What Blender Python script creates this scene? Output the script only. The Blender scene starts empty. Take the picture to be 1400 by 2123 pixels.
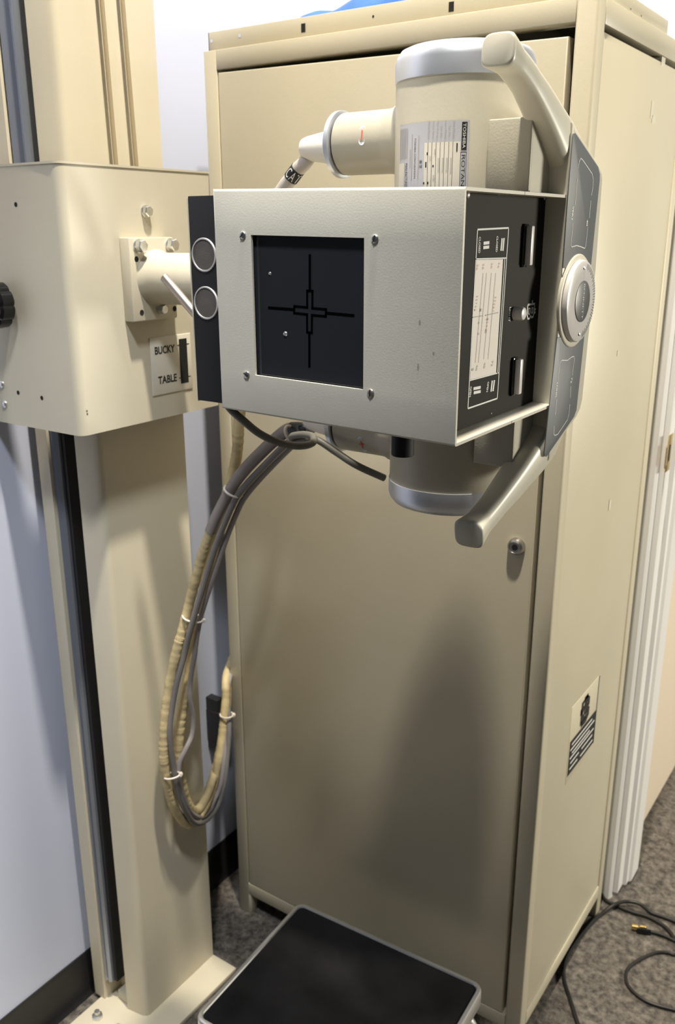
import bpy, bmesh, math, random
from mathutils import Vector, Matrix
random.seed(7)
sc = bpy.context.scene
col = sc.collection

# ------------------------------------------------------------------ camera
F_PX, YAW, PITCH, ROLL = 1838.4, 0.60375, 0.30792, -0.00216
CAM = Vector((1.1493, -1.2631, 1.5073))
cy, sy = math.cos(YAW), math.sin(YAW)
FW = Vector((-sy*math.cos(PITCH), cy*math.cos(PITCH), -math.sin(PITCH)))
_r = Vector((cy, sy, 0)); _u = _r.cross(FW)
RT = _r*math.cos(ROLL) + _u*math.sin(ROLL)
UP = -_r*math.sin(ROLL) + _u*math.cos(ROLL)
cam = bpy.data.cameras.new('camera'); camo = bpy.data.objects.new('camera', cam); col.objects.link(camo)
M = Matrix((RT, UP, -FW)).transposed().to_4x4(); M.translation = CAM
camo.matrix_world = M
cam.sensor_fit = 'HORIZONTAL'; cam.sensor_width = 36; cam.lens = 36*F_PX/1400
cam.clip_start = 0.02
cam.dof.use_dof = True; cam.dof.focus_distance = 0.98; cam.dof.aperture_fstop = 13
sc.camera = camo

# ------------------------------------------------------------------ light
w = bpy.data.worlds.new('world'); sc.world = w; w.use_nodes = True
w.node_tree.nodes['Background'].inputs[0].default_value = (0.78, 0.88, 1.0, 1)
w.node_tree.nodes['Background'].inputs[1].default_value = 0.068
def lamp(name, loc, power, radius, color, target=None, size=None, spot=None):
    d = bpy.data.lights.new(name, 'AREA' if size else ('SPOT' if spot else 'POINT'))
    d.energy = power; d.color = color
    if size: d.shape = 'DISK'; d.size = size
    else: d.shadow_soft_size = radius
    if spot: d.spot_size = math.radians(spot); d.spot_blend = 1.0
    o = bpy.data.objects.new(name, d); col.objects.link(o); o.location = loc
    if target is not None:
        o.rotation_euler = (Vector(target)-Vector(loc)).to_track_quat('-Z', 'Y').to_euler()
    return o
lamp('ceiling_downlight', (0.84, -0.55, 3.6), 445, 0.055, (1.0, 0.92, 0.77))
lamp('rear_ceiling_light', (0.80, -1.10, 2.75), 122, 0.10, (0.93, 0.97, 1.0), (0.36, -0.60, 1.22), None, 44)
lamp('hall_light', (3.1, 1.7, 1.5), 92, 0.2, (1.0, 0.95, 0.80), (0.7, 0.2, 0.8), 0.7)
sc.view_settings.view_transform = 'Standard'; sc.view_settings.look = 'None'
sc.view_settings.exposure = 0.0; sc.view_settings.gamma = 1.0
sc.view_settings.use_curve_mapping = False

# ------------------------------------------------------------------ helpers
def bp(x, y, axis, val):
    d = FW + RT*((x-700)/F_PX) + UP*((1061.5-y)/F_PX)
    k = 'xyz'.index(axis); t = (val-CAM[k])/d[k]
    return CAM + d*t
def srgb(r, g, b):
    f = lambda c: (c/255/12.92) if c/255 <= 0.04045 else ((c/255+0.055)/1.055)**2.4
    return (f(r), f(g), f(b), 1)
MATS = {}
def mat(name, color, rough=0.5, metal=0.0, bump=0.0, bscale=300, var=0.0, vscale=6, coat=0.0, trans=0.0, spec=None):
    m = bpy.data.materials.new(name); m.use_nodes = True; MATS[name] = m
    nt = m.node_tree; b = nt.nodes['Principled BSDF']
    b.inputs['Base Color'].default_value = color; b.inputs['Roughness'].default_value = rough
    b.inputs['Metallic'].default_value = metal
    if coat: b.inputs['Coat Weight'].default_value = coat; b.inputs['Coat Roughness'].default_value = 0.15
    if trans: b.inputs['Transmission Weight'].default_value = trans
    if spec is not None: b.inputs['Specular IOR Level'].default_value = spec
    if bump or var:
        tc = nt.nodes.new('ShaderNodeTexCoord')
    if bump:
        n = nt.nodes.new('ShaderNodeTexNoise'); n.inputs['Scale'].default_value = bscale; n.inputs['Detail'].default_value = 3
        nt.links.new(tc.outputs['Object'], n.inputs['Vector'])
        bm_ = nt.nodes.new('ShaderNodeBump'); bm_.inputs['Strength'].default_value = bump; bm_.inputs['Distance'].default_value = 0.001
        nt.links.new(n.outputs['Fac'], bm_.inputs['Height']); nt.links.new(bm_.outputs['Normal'], b.inputs['Normal'])
    if var:
        n = nt.nodes.new('ShaderNodeTexNoise'); n.inputs['Scale'].default_value = vscale; n.inputs['Detail'].default_value = 5
        nt.links.new(tc.outputs['Object'], n.inputs['Vector'])
        r = nt.nodes.new('ShaderNodeValToRGB')
        c0 = tuple(c*(1-var) for c in color[:3])+(1,); c1 = tuple(min(1, c*(1+var)) for c in color[:3])+(1,)
        r.color_ramp.elements[0].position = .3; r.color_ramp.elements[1].position = .7
        r.color_ramp.elements[0].color = c0; r.color_ramp.elements[1].color = c1
        nt.links.new(n.outputs['Fac'], r.inputs['Fac']); nt.links.new(r.outputs['Color'], b.inputs['Base Color'])
    return m
cream = mat('cream_enamel', (0.56, 0.515, 0.41, 1), 0.42, bump=0.08, bscale=420, var=0.04, vscale=5)
cabc = mat('cabinet_enamel', (0.57, 0.52, 0.395, 1), 0.36, bump=0.12, bscale=260, var=0.04, vscale=4)
headc = mat('head_enamel', (0.60, 0.565, 0.48, 1), 0.42, bump=0.12, bscale=500, var=0.03, vscale=9)
tubec = mat('tube_enamel', (0.46, 0.43, 0.345, 1), 0.42, bump=0.12, bscale=260, var=0.02)
rough_paint = mat('textured_enamel', (0.46, 0.43, 0.345, 1), 0.5, bump=0.22, bscale=420)
castc = mat('cast_enamel', (0.57, 0.54, 0.45, 1), 0.38)
wallm = mat('wall_paint', (0.59, 0.63, 0.78, 1), 0.7, bump=0.05, bscale=200)
hallm = mat('hall_paint', (0.68, 0.58, 0.46, 1), 0.7)
trimm = mat('white_trim', (0.74, 0.73, 0.72, 1), 0.4, var=0.03, vscale=3)
black = mat('black_vinyl', (0.012, 0.012, 0.013, 1), 0.45)
blackp = mat('black_panel', (0.016, 0.0143, 0.012, 1), 0.6, bump=0.1, bscale=600, spec=0.10)
blackbox = mat('black_paint', (0.010, 0.010, 0.012, 1), 0.55, bump=0.1, bscale=500, spec=0.25)
hole = mat('dark_hole', (0.006, 0.006, 0.006, 1), 0.9)
steel = mat('zinc_steel', (0.70, 0.70, 0.70, 1), 0.32, 1.0, var=0.1, vscale=200)
screwm = mat('screw_steel', (0.55, 0.54, 0.52, 1), 0.3, 1.0)
rodm = mat('steel_rod', (0.42, 0.37, 0.34, 1), 0.35, 0.9)
alu = mat('satin_aluminium', (0.66, 0.69, 0.76, 1), 0.38, 0.75, bump=0.05, bscale=700, var=0.03, vscale=30)
railm = mat('rail_aluminium', (0.36, 0.39, 0.46, 1), 0.4, 0.7)
chrome = mat('chrome', (0.86, 0.85, 0.84, 1), 0.34, 0.9)
bakelite = mat('black_bakelite', (0.006, 0.006, 0.007, 1), 0.12)
greyd = mat('grey_disc', (0.55, 0.58, 0.62, 1), 0.35, 0.3)
glassm = mat('collimator_glass', (0.022, 0.0225, 0.027, 1), 0.06)
ink = mat('black_ink', (0.01, 0.01, 0.01, 1), 0.6)
inkm = mat('dark_ink', (0.06, 0.055, 0.06, 1), 0.7)
reti = mat('reticle_ink', (0.002, 0.002, 0.002, 1), 0.6, spec=0.0)
whitep = mat('white_print', (0.75, 0.74, 0.72, 1), 0.6)
redp = mat('red_print', (0.65, 0.10, 0.08, 1), 0.6)
pinkp = mat('faded_red_print', (0.72, 0.48, 0.42, 1), 0.6)
palel = mat('faded_grey_print', (0.42, 0.38, 0.36, 1), 0.6)
cardm = mat('scale_card', (0.74, 0.68, 0.62, 1), 0.5)
platem = mat('silver_label', (0.55, 0.55, 0.60, 1), 0.4, 0.2)
sticker = mat('white_sticker', (0.72, 0.76, 0.84, 1), 0.4)
paper = mat('cream_label', (0.70, 0.66, 0.58, 1), 0.55)
greyp = mat('grey_legend', (0.10, 0.108, 0.118, 1), 0.5, spec=0.35)
dialm = mat('clear_plastic', (0.78, 0.75, 0.73, 1), 0.22, trans=0.2)
dialb = mat('dial_white', (0.80, 0.76, 0.73, 1), 0.4)
dkgrey = mat('dark_grey', (0.07, 0.07, 0.068, 1), 0.4)
mesh_m = mat('sensor_mesh', (0.085, 0.072, 0.064, 1), 0.6, bump=0.6, bscale=1500)
button = mat('ivory_button', (0.72, 0.68, 0.66, 1), 0.35)
hosem = mat('grey_hose', (0.30, 0.265, 0.255, 1), 0.5, var=0.08, vscale=20)
hoseup = mat('pale_hose', (0.50, 0.45, 0.41, 1), 0.5)
cabl = mat('grey_cable', (0.20, 0.185, 0.18, 1), 0.5)
cabl_d = mat('dark_grey_cable', (0.15, 0.145, 0.13, 1), 0.5)
tapem = mat('yellowed_wrap', (0.58, 0.47, 0.26, 1), 0.55, bump=0.8, bscale=120, var=0.16, vscale=45)
tiem = mat('nylon_tie', (0.72, 0.66, 0.60, 1), 0.4)
conem = mat('white_rubber', (0.80, 0.76, 0.70, 1), 0.4)
bluem = mat('blue_cloth', (0.03, 0.13, 0.62, 1), 0.45, bump=0.3, bscale=40, var=0.25, vscale=14)
rubber = mat('black_rubber', (0.010, 0.0095, 0.010, 1), 0.8, bump=0.3, bscale=500, var=0.5, vscale=9, spec=0.12)
wirec = mat('black_wire', (0.015, 0.014, 0.013, 1), 0.4)
gold = mat('gold_plug', (0.95, 0.68, 0.25, 1), 0.2, 1.0)
brass = mat('brass', (0.80, 0.60, 0.28, 1), 0.25, 0.9)
tapew = mat('clear_tape', (0.78, 0.74, 0.62, 1), 0.3)
ropem = mat('steel_rope', (0.44, 0.36, 0.23, 1), 0.55, 0.2, bump=0.5, bscale=900)
# carpet
carpet = bpy.data.materials.new('carpet'); carpet.use_nodes = True
nt = carpet.node_tree; b = nt.nodes['Principled BSDF']; b.inputs['Roughness'].default_value = 0.95
tc = nt.nodes.new('ShaderNodeTexCoord')
n1 = nt.nodes.new('ShaderNodeTexNoise'); n1.inputs['Scale'].default_value = 62; n1.inputs['Detail'].default_value = 6; n1.inputs['Roughness'].default_value = 0.7
n2 = nt.nodes.new('ShaderNodeTexNoise'); n2.inputs['Scale'].default_value = 25; n2.inputs['Detail'].default_value = 4
nt.links.new(tc.outputs['Object'], n1.inputs['Vector']); nt.links.new(tc.outputs['Object'], n2.inputs['Vector'])
r1 = nt.nodes.new('ShaderNodeValToRGB'); e = r1.color_ramp.elements
e[0].position = .36; e[0].color = (0.05, 0.045, 0.041, 1); e[1].position = .66; e[1].color = (0.24, 0.215, 0.19, 1)
nt.links.new(n1.outputs['Fac'], r1.inputs['Fac'])
r2 = nt.nodes.new('ShaderNodeValToRGB'); e = r2.color_ramp.elements
e[0].position = .35; e[0].color = (0.72, 0.70, 0.68, 1); e[1].position = .65; e[1].color = (1, 0.98, 0.95, 1)
nt.links.new(n2.outputs['Fac'], r2.inputs['Fac'])
mx = nt.nodes.new('ShaderNodeMix'); mx.data_type = 'RGBA'; mx.blend_type = 'MULTIPLY'; mx.inputs[0].default_value = 1
nt.links.new(r1.outputs['Color'], mx.inputs[6]); nt.links.new(r2.outputs['Color'], mx.inputs[7])
nt.links.new(mx.outputs[2], b.inputs['Base Color'])
bu = nt.nodes.new('ShaderNodeBump'); bu.inputs['Strength'].default_value = 0.6; bu.inputs['Distance'].default_value = 0.004
nt.links.new(n1.outputs['Fac'], bu.inputs['Height']); nt.links.new(bu.outputs['Normal'], b.inputs['Normal'])

def newbm(): return bmesh.new()
def box(bm, x0, x1, y0, y1, z0, z1, bev=0.0, seg=2):
    vs = [bm.verts.new((x, y, z)) for x in (x0, x1) for y in (y0, y1) for z in (z0, z1)]
    fs = [(0, 1, 3, 2), (4, 6, 7, 5), (0, 4, 5, 1), (2, 3, 7, 6), (0, 2, 6, 4), (1, 5, 7, 3)]
    fc = [bm.faces.new([vs[i] for i in f]) for f in fs]
    if bev:
        ed = list({e for f in fc for e in f.edges})
        bmesh.ops.bevel(bm, geom=ed, offset=bev, segments=seg, profile=0.5, affect='EDGES', clamp_overlap=True)
def prism(bm, pts, axis, a0, a1, bev=0.0, seg=2):
    """extrude a polygon; axis is the extrusion axis; pts are the other two coordinates in xyz order"""
    def P(p, a):
        return {'x': (a, p[0], p[1]), 'y': (p[0], a, p[1]), 'z': (p[0], p[1], a)}[axis]
    A = [bm.verts.new(P(p, a0)) for p in pts]; B = [bm.verts.new(P(p, a1)) for p in pts]
    n = len(pts); fc = [bm.faces.new(A), bm.faces.new(B[::-1])]
    for i in range(n): fc.append(bm.faces.new([A[i], B[i], B[(i+1) % n], A[(i+1) % n]]))
    bmesh.ops.recalc_face_normals(bm, faces=fc)
    if bev:
        ed = list(set(fc[0].edges) | set(fc[1].edges))
        bmesh.ops.bevel(bm, geom=ed, offset=bev, segments=seg, profile=0.5, affect='EDGES', clamp_overlap=True)
def frame_of(d):
    d = Vector(d).normalized(); a = Vector((0, 0, 1)) if abs(d.z) < .9 else Vector((1, 0, 0))
    u = a.cross(d).normalized(); return u, d.cross(u), d
def lathe(bm, o, d, prof, seg=32, arc=None):
    u, v, d = frame_of(d); o = Vector(o); rings = []
    for r, h in prof:
        if r < 1e-6: rings.append([bm.verts.new(o+d*h)])
        else: rings.append([bm.verts.new(o+d*h+(u*math.cos(2*math.pi*i/seg)+v*math.sin(2*math.pi*i/seg))*r) for i in range(seg)])
    fc = []
    for a, c in zip(rings, rings[1:]):
        for i in range(seg):
            j = (i+1) % seg
            if len(a) == 1 and len(c) == 1: continue
            if len(a) == 1: fc.append(bm.faces.new([a[0], c[j], c[i]]))
            elif len(c) == 1: fc.append(bm.faces.new([a[i], a[j], c[0]]))
            else: fc.append(bm.faces.new([a[i], a[j], c[j], c[i]]))
    if len(rings[0]) > 1: fc.append(bm.faces.new(rings[0][::-1]))
    if len(rings[-1]) > 1: fc.append(bm.faces.new(rings[-1]))
    bmesh.ops.recalc_face_normals(bm, faces=fc)
def cyl(bm, p0, p1, r, seg=24, bev=0.0):
    p0, p1 = Vector(p0), Vector(p1); h = (p1-p0).length
    pr = [(r, 0), (r, h)] if not bev else [(r-bev, 0), (r, bev), (r, h-bev), (r-bev, h)]
    lathe(bm, p0, p1-p0, pr, seg)
def catmull(pts, n=8):
    P = [Vector(p) for p in pts]; P = [P[0]*2-P[1]]+P+[P[-1]*2-P[-2]]; out = []
    for i in range(1, len(P)-2):
        for k in range(n):
            t = k/n; a, b_, c, d = P[i-1:i+3]
            out.append(0.5*((2*b_)+(c-a)*t+(2*a-5*b_+4*c-d)*t*t+(3*b_-a-3*c+d)*t**3))
    out.append(P[-2]); return out
def tube(bm, pts, r, seg=12, n=8, smooth=True, jitter=0.0):
    P = catmull(pts, n) if smooth else [Vector(p) for p in pts]
    prev = None; rings = []
    for i, p in enumerate(P):
        d = (P[min(i+1, len(P)-1)]-P[max(i-1, 0)]).normalized()
        if prev is None: u, v, _ = frame_of(d)
        else:
            u = (prev-d*prev.dot(d)).normalized(); v = d.cross(u)
        prev = u
        rr = r(i/(len(P)-1)) if callable(r) else r
        rr *= 1+jitter*random.uniform(-1, 1)
        rings.append([bm.verts.new(p+(u*math.cos(2*math.pi*k/seg)+v*math.sin(2*math.pi*k/seg))*rr) for k in range(seg)])
    fc = []
    for a, c in zip(rings, rings[1:]):
        for k in range(seg): fc.append(bm.faces.new([a[k], a[(k+1) % seg], c[(k+1) % seg], c[k]]))
    fc.append(bm.faces.new(rings[0][::-1])); fc.append(bm.faces.new(rings[-1]))
    bmesh.ops.recalc_face_normals(bm, faces=fc)
    return P
def quad(bm, a, b_, c, d): bm.faces.new([bm.verts.new(p) for p in (a, b_, c, d)])
def obj(name, bm, m, parent=None, ang=35, label=None):
    me = bpy.data.meshes.new(name); bm.normal_update(); bm.to_mesh(me); bm.free()
    me.materials.append(m)
    if len(me.polygons):
        me.shade_smooth(); me.set_sharp_from_angle(angle=math.radians(ang))
    o = bpy.data.objects.new(name, me); col.objects.link(o)
    if parent is not None:
        o.parent = parent; o.matrix_parent_inverse = Matrix.Translation(-TLOC.get(parent.name, Vector((0, 0, 0))))
    if label: o['label'] = label
    return o
TLOC = {}
def wloc(o):
    return TLOC.get(o.name, Vector((0, 0, 0)))
def thing(name, label, cat, loc=(0, 0, 0), group=None):
    o = bpy.data.objects.new(name, None); col.objects.link(o); o.location = loc
    o.empty_display_size = 0.05
    TLOC[o.name] = Vector(loc); o['label'] = label; o['category'] = cat
    if group: o['group'] = group
    return o
def tag(o, label, cat, group=None):
    o['label'] = label; o['category'] = cat
    if group: o['group'] = group
    return o
def struct(name, bm, m):
    o = obj(name, bm, m); o['kind'] = 'structure'; return o
_tc = {}
def text2d(s, bold=0.0):
    if (s, bold) in _tc: return _tc[s, bold]
    cu = bpy.data.curves.new('t', 'FONT'); cu.body = s; cu.size = 1; cu.resolution_u = 3; cu.offset = bold
    ob = bpy.data.objects.new('t', cu); col.objects.link(ob)
    dg = bpy.context.evaluated_depsgraph_get(); dg.update()
    me = bpy.data.meshes.new_from_object(ob.evaluated_get(dg))
    V = [(v.co.x, v.co.y) for v in me.vertices]; Fc = [tuple(p.vertices) for p in me.polygons]
    bpy.data.objects.remove(ob); bpy.data.curves.remove(cu); bpy.data.meshes.remove(me)
    x0 = min(v[0] for v in V); x1 = max(v[0] for v in V); y0 = min(v[1] for v in V); y1 = max(v[1] for v in V)
    _tc[s, bold] = ([((x-x0)/(x1-x0), (y-y0)/(y1-y0)) for x, y in V], Fc); return _tc[s, bold]
def text(bm, s, fn, bold=0.0):
    """fn maps (u,v) in the unit square to a 3D point"""
    V, Fc = text2d(s, bold); vs = [bm.verts.new(fn(u, v)) for u, v in V]
    for f in Fc:
        try: bm.faces.new([vs[i] for i in f])
        except ValueError: pass
def plane_fn(P, U, V):
    P, U, V = Vector(P), Vector(U), Vector(V); return lambda u, v: P+U*u+V*v
def strip(bm, pts, wd, nrm):
    nrm = Vector(nrm); P = [Vector(p) for p in pts]; L = []; R = []
    for i, p in enumerate(P):
        d = (P[min(i+1, len(P)-1)]-P[max(i-1, 0)]).normalized(); s = nrm.cross(d).normalized()*wd/2
        L.append(bm.verts.new(p+s)); R.append(bm.verts.new(p-s))
    for i in range(len(P)-1): bm.faces.new([R[i], R[i+1], L[i+1], L[i]])
def arc2(c, r, a0, a1, n=6):
    return [(c[0]+r*math.cos(math.radians(a0+(a1-a0)*i/n)), c[1]+r*math.sin(math.radians(a0+(a1-a0)*i/n))) for i in range(n+1)]
def slot_screw(name, c, d, r, parent, m, ang=0.4, h=0.0022):
    bm = newbm(); lathe(bm, c, d, [(r, 0), (r, h*.45), (r*.8, h*.85), (r*.45, h), (0, h)], 20); s = obj(name, bm, m, parent)
    u, v, dd = frame_of(d); c = Vector(c)+dd*(h+.0002); a = u*math.cos(ang)+v*math.sin(ang); b_ = dd.cross(a)
    bm = newbm(); quad(bm, c-a*r*.85-b_*r*.13, c+a*r*.85-b_*r*.13, c+a*r*.85+b_*r*.13, c-a*r*.85+b_*r*.13)
    o = obj('slot', bm, hole, parent); return s
def hexbolt(c, d, r, h, parent, rot=0.3):
    bm = newbm(); u, v, d = frame_of(d); c = Vector(c)
    lathe(bm, c, d, [(r*1.05, 0), (r*1.05, h*.15)], 24)
    A = []; B = []; Cc = []
    for i in range(6):
        a = rot+i*math.pi/3; q = u*math.cos(a)+v*math.sin(a)
        A.append(bm.verts.new(c+q*r+d*h*.15)); B.append(bm.verts.new(c+q*r+d*h*.85)); Cc.append(bm.verts.new(c+q*r*.86+d*h))
    for i in range(6):
        j = (i+1) % 6
        bm.faces.new([A[i], A[j], B[j], B[i]]); bm.faces.new([B[i], B[j], Cc[j], Cc[i]])
    bm.faces.new(Cc)
    return obj('hex_bolt', bm, steel, parent, ang=20)
def dot(bm, c, d, r, off=0.0004, seg=14):
    u, v, d = frame_of(d); c = Vector(c)+d*off
    bm.faces.new([bm.verts.new(c+(u*math.cos(2*math.pi*i/seg)+v*math.sin(2*math.pi*i/seg))*r) for i in range(seg)])

# ------------------------------------------------------------------ the setting
bm = newbm(); box(bm, -0.3, 3.5, -3.2, 5, -0.05, 0); struct('floor', bm, carpet)
bm = newbm(); box(bm, -0.2, -0.107, -0.95, 0.53, 0, 3.05); struct('wall_left', bm, wallm)
bm = newbm(); box(bm, -0.2, 0.70, 0.53, 0.64, 0, 3.05); struct('wall_back', bm, wallm)
bm = newbm(); box(bm, 0.55, 0.682, 0.64, 4.5, 0, 3.05); struct('wall_hall', bm, hallm)
def cove(bm, pts, axis, a0, a1): prism(bm, pts, axis, a0, a1)
bm = newbm(); prism(bm, [(-0.107, 0.0), (-0.092, 0.0), (-0.095, 0.004), (-0.100, 0.012), (-0.102, 0.09), (-0.104, 0.10), (-0.107, 0.10)], 'y', -0.95, 0.527); struct('baseboard_left', bm, black)
bm = newbm(); prism(bm, [(0.53, 0.0), (0.515, 0.0), (0.522, 0.012), (0.524, 0.10), (0.53, 0.10)], 'x', -0.10, 0.58); struct('baseboard_back', bm, black)
# door casing and jamb
bm = newbm(); prism(bm, [(0.60, 0.53), (0.60, 0.513), (0.672, 0.512), (0.698, 0.514), (0.703, 0.520), (0.703, 0.53)], 'z', 0.0, 2.1, 0); struct('trim_1', bm, trimm)
bm = newbm(); prism(bm, [(0.700, 0.53), (0.714, 0.53), (0.714, 0.566), (0.722, 0.569), (0.722, 0.585), (0.728, 0.59), (0.728, 0.645), (0.700, 0.645)], 'z', 0.012, 2.1, 0); struct('trim_2', bm, trimm)

# ------------------------------------------------------------------ cabinet
W, D, H = 0.694, 0.468, 1.80
cab = thing('control_cabinet', 'tall cream steel generator cabinet with one full-height front door', 'cabinet', (0.347, 0.234, 0))
bm = newbm()
box(bm, 0, 0.028, 0, 0.03, 0, H, 0.0015); box(bm, 0.662, W, 0, 0.03, 0, H, 0.005, 3)
box(bm, 0.0275, 0.6625, 0.0002, 0.03, 1.769, H, 0.0015); box(bm, 0.0275, 0.6625, 0.0002, 0.03, 0.052, 0.083, 0.0015)
box(bm, 0, 0.033, 0.0005, 0.022, 0, 0.054, 0.0015)
box(bm, 0, 0.028, 0.44, D, 0, H, 0.0015); box(bm, 0.662, W-0.0002, 0.44, D, 0, H, 0.0015)
box(bm, 0.662, W-0.0003, 0.0295, 0.4405, 1.768, H, 0.0012); box(bm, 0.662, W-0.0003, 0.0295, 0.4405, 0.054, 0.086, 0.0012)
box(bm, 0.0004, 0.004, 0.028, 0.4405, 0.05, 1.799)
box(bm, 0.02, W-0.02, D-0.006, D-0.002, 0.05, 1.79)
box(bm, 0.004, W-0.004, 0.004, D-0.004, 1.788, 1.7995)
box(bm, 0.01, W-0.01, 0.01, D-0.01, 0.06, 0.064)
obj('cabinet_body', bm, cabc, cab)
bm = newbm()
prism(bm, [(0.0305, 0.0835), (0.6555, 0.0835), (0.6545, 1.7535), (0.0305, 1.7645)], 'y', 0.0008, 0.022, 0.0022, 3)
door = obj('door', bm, cabc, cab)
bm = newbm(); lk = bp(1072, 1132, 'y', 0.0)
lathe(bm, (lk.x, 0.0008, lk.z), (0, -1, 0), [(0.0145, 0), (0.0145, 0.003), (0.0125, 0.009), (0.0095, 0.011), (0.009, 0.0095), (0, 0.0095)], 32)
lock = obj('lock', bm, screwm, door)
bm = newbm(); dot(bm, (lk.x, 0.0008-0.0096, lk.z), (0, -1, 0), 0.0052); obj('keyhole', bm, hole, door)
bm = newbm(); box(bm, 0.672, W-0.0022, 0.0315, 0.4385, 0.088, 1.7595, 0.001); side = obj('side_panel', bm, cabc, cab)
# nameplate on the side panel
NX = W-0.0016
bm = newbm(); box(bm, W-0.0025, NX, 0.145, 0.295, 0.522, 0.684, 0.0004); np_ = obj('nameplate', bm, cabc, cab, label='small cream nameplate with black emblem')
bm = newbm(); X = NX+0.0003
quad(bm, (X, 0.291, 0.535), (X, 0.295, 0.535), (X, 0.295, 0.684), (X, 0.291, 0.684))
quad(bm, (X, 0.150, 0.536), (X, 0.292, 0.536), (X, 0.292, 0.610), (X, 0.150, 0.610))
def emblem(bm, c, U, V, s, m=0.12):
    """double-outlined B-shaped emblem made of strokes"""
    c, U, V = Vector(c), Vector(U), Vector(V); n = U.cross(V)
    def P(x, y): return c+U*(x*s)+V*(y*s)
    o_ = [(-.32, -.42), (-.32, .42), (.12, .42), (.30, .30), (.30, .10), (.20, 0), (.34, -.10), (.34, -.30), (.16, -.42), (-.32, -.42)]
    strip(bm, [P(*q) for q in o_], s*m, n)
    strip(bm, [P(-.14, .25), P(.08, .25), P(.12, .17), P(.08, .09), P(-.14, .09), P(-.14, .25)], s*m*.7, n)
    strip(bm, [P(-.14, -.08), P(.10, -.08), P(.15, -.17), P(.10, -.27), P(-.14, -.27), P(-.14, -.08)], s*m*.7, n)
    strip(bm, [P(-.05, .42), P(-.05, .58)], s*m, n); strip(bm, [P(.1, .42), P(.1, .58)], s*m, n)
    strip(bm, [P(-.5, .12), P(-.32, .12)], s*m, n)
emblem(bm, (X, 0.222, 0.642), (0, 1, 0), (0, 0, 1), 0.055, 0.24)
obj('emblem_print', bm, ink, np_)
bm = newbm(); X += 0.0003
for z, a, b_ in ((0.600, 0.16, 0.27), (0.590, 0.155, 0.285), (0.580, 0.165, 0.26), (0.572, 0.155, 0.285), (0.560, 0.16, 0.205), (0.560, 0.22, 0.28), (0.548, 0.158, 0.20), (0.546, 0.215, 0.285)):
    quad(bm, (X, a, z-0.0018), (X, b_, z-0.0018), (X, b_, z+0.0018), (X, a, z+0.0018))
obj('rating_lines', bm, whitep, np_)
# bits of old tape on the side
X = NX+0.0004
for (px, py, wd, ht) in ((1353, 228, .012, .026), (1356, 248, .018, .012), (1376, 128, .02, .013), (1282, 733, .006, .01), (1265, 1047, .008, .02)):
    p = bp(px, py, 'x', X); bm = newbm(); quad(bm, (X, p.y-wd/2, p.z-ht/2), (X, p.y+wd/2, p.z-ht/2+.002), (X, p.y+wd/2, p.z+ht/2), (X, p.y-wd/2, p.z+ht/2)); obj('tape_remnant', bm, tapew, cab, label='torn bit of pale tape')
# tray on top
bm = newbm()
box(bm, -0.004, 0.668, 0.018, 0.021, 1.8035, 1.8325, 0.001); box(bm, -0.004, 0.684, 0.018, 0.44, 1.7998, 1.8042, 0.0012)
box(bm, 0.679, 0.684, 0.024, 0.35, 1.8035, 1.826, 0.0018); box(bm, -0.004, -0.001, 0.018, 0.44, 1.8035, 1.8325, 0.001)
tray = obj('top_tray', bm, cabc, cab)
for px, py, wd, ht in ((629, 58, .0085, .013), (936, 14, .0085, .013)):
    p = bp(px, py, 'y', 0.0178); bm = newbm(); quad(bm, (p.x-wd/2, .0177, p.z-ht/2), (p.x+wd/2, .0177, p.z-ht/2), (p.x+wd/2, .0177, p.z+ht/2), (p.x-wd/2, .0177, p.z+ht/2)); obj('square_hole', bm, hole, tray)
p = bp(774, 34, 'y', .0178); bm = newbm(); dot(bm, (p.x, .018, p.z), (0, -1, 0), .0018); obj('round_hole', bm, hole, tray)
for px, py in ((1308, 19), (1330, 33)):
    p = bp(px, py, 'x', .684); bm = newbm(); dot(bm, (.684, p.y, p.z), (1, 0, 0), .0012); obj('round_hole', bm, hole, tray)
for px, py in ((439, 85), (497, 74)):
    p = bp(px, py, 'y', .0178); bm = newbm(); dot(bm, (p.x, .018, p.z), (0, -1, 0), .003); obj('round_hole', bm, wallm, tray)
# blue cloth on the tray
bm = newbm(); NXc, NYc = 46, 24; top = []; bot = []
x0, x1, y0, y1 = 0.113, 0.60, 0.045, 0.30
for i in range(NXc+1):
    a = []; c = []
    for j in range(NYc+1):
        u, v = i/NXc, j/NYc; x = x0+(x1-x0)*u+0.006*math.sin(9*v); y = y0+(y1-y0)*v+0.006*math.sin(13*u+1)
        e_ = min(1, min(u*6, (1-u)*6, v*7, (1-v)*7)); e_ = max(0, e_)**.45
        z = 1.8055+e_*(0.046+0.022*min(1, u*1.6)+0.005*math.sin(17*u+5*v)*math.sin(7*v+3*u)+0.004*math.sin(31*u-11*v))
        a.append(bm.verts.new((x, y, z))); c.append(bm.verts.new((x, y, 1.8045)))
    top.append(a); bot.append(c)
for i in range(NXc):
    for j in range(NYc):
        bm.faces.new([top[i][j], top[i+1][j], top[i+1][j+1], top[i][j+1]]); bm.faces.new([bot[i][j], bot[i][j+1], bot[i+1][j+1], bot[i+1][j]])
for i in range(NXc):
    bm.faces.new([bot[i][0], bot[i+1][0], top[i+1][0], top[i][0]]); bm.faces.new([bot[i+1][NYc], bot[i][NYc], top[i][NYc], top[i+1][NYc]])
for j in range(NYc):
    bm.faces.new([bot[0][j+1], bot[0][j], top[0][j], top[0][j+1]]); bm.faces.new([bot[NXc][j], bot[NXc][j+1], top[NXc][j+1], top[NXc][j]])
tag(obj('folded_cloth', bm, bluem, ang=60), 'folded bright blue cloth lying on top of the tall cabinet', 'cloth')

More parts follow.
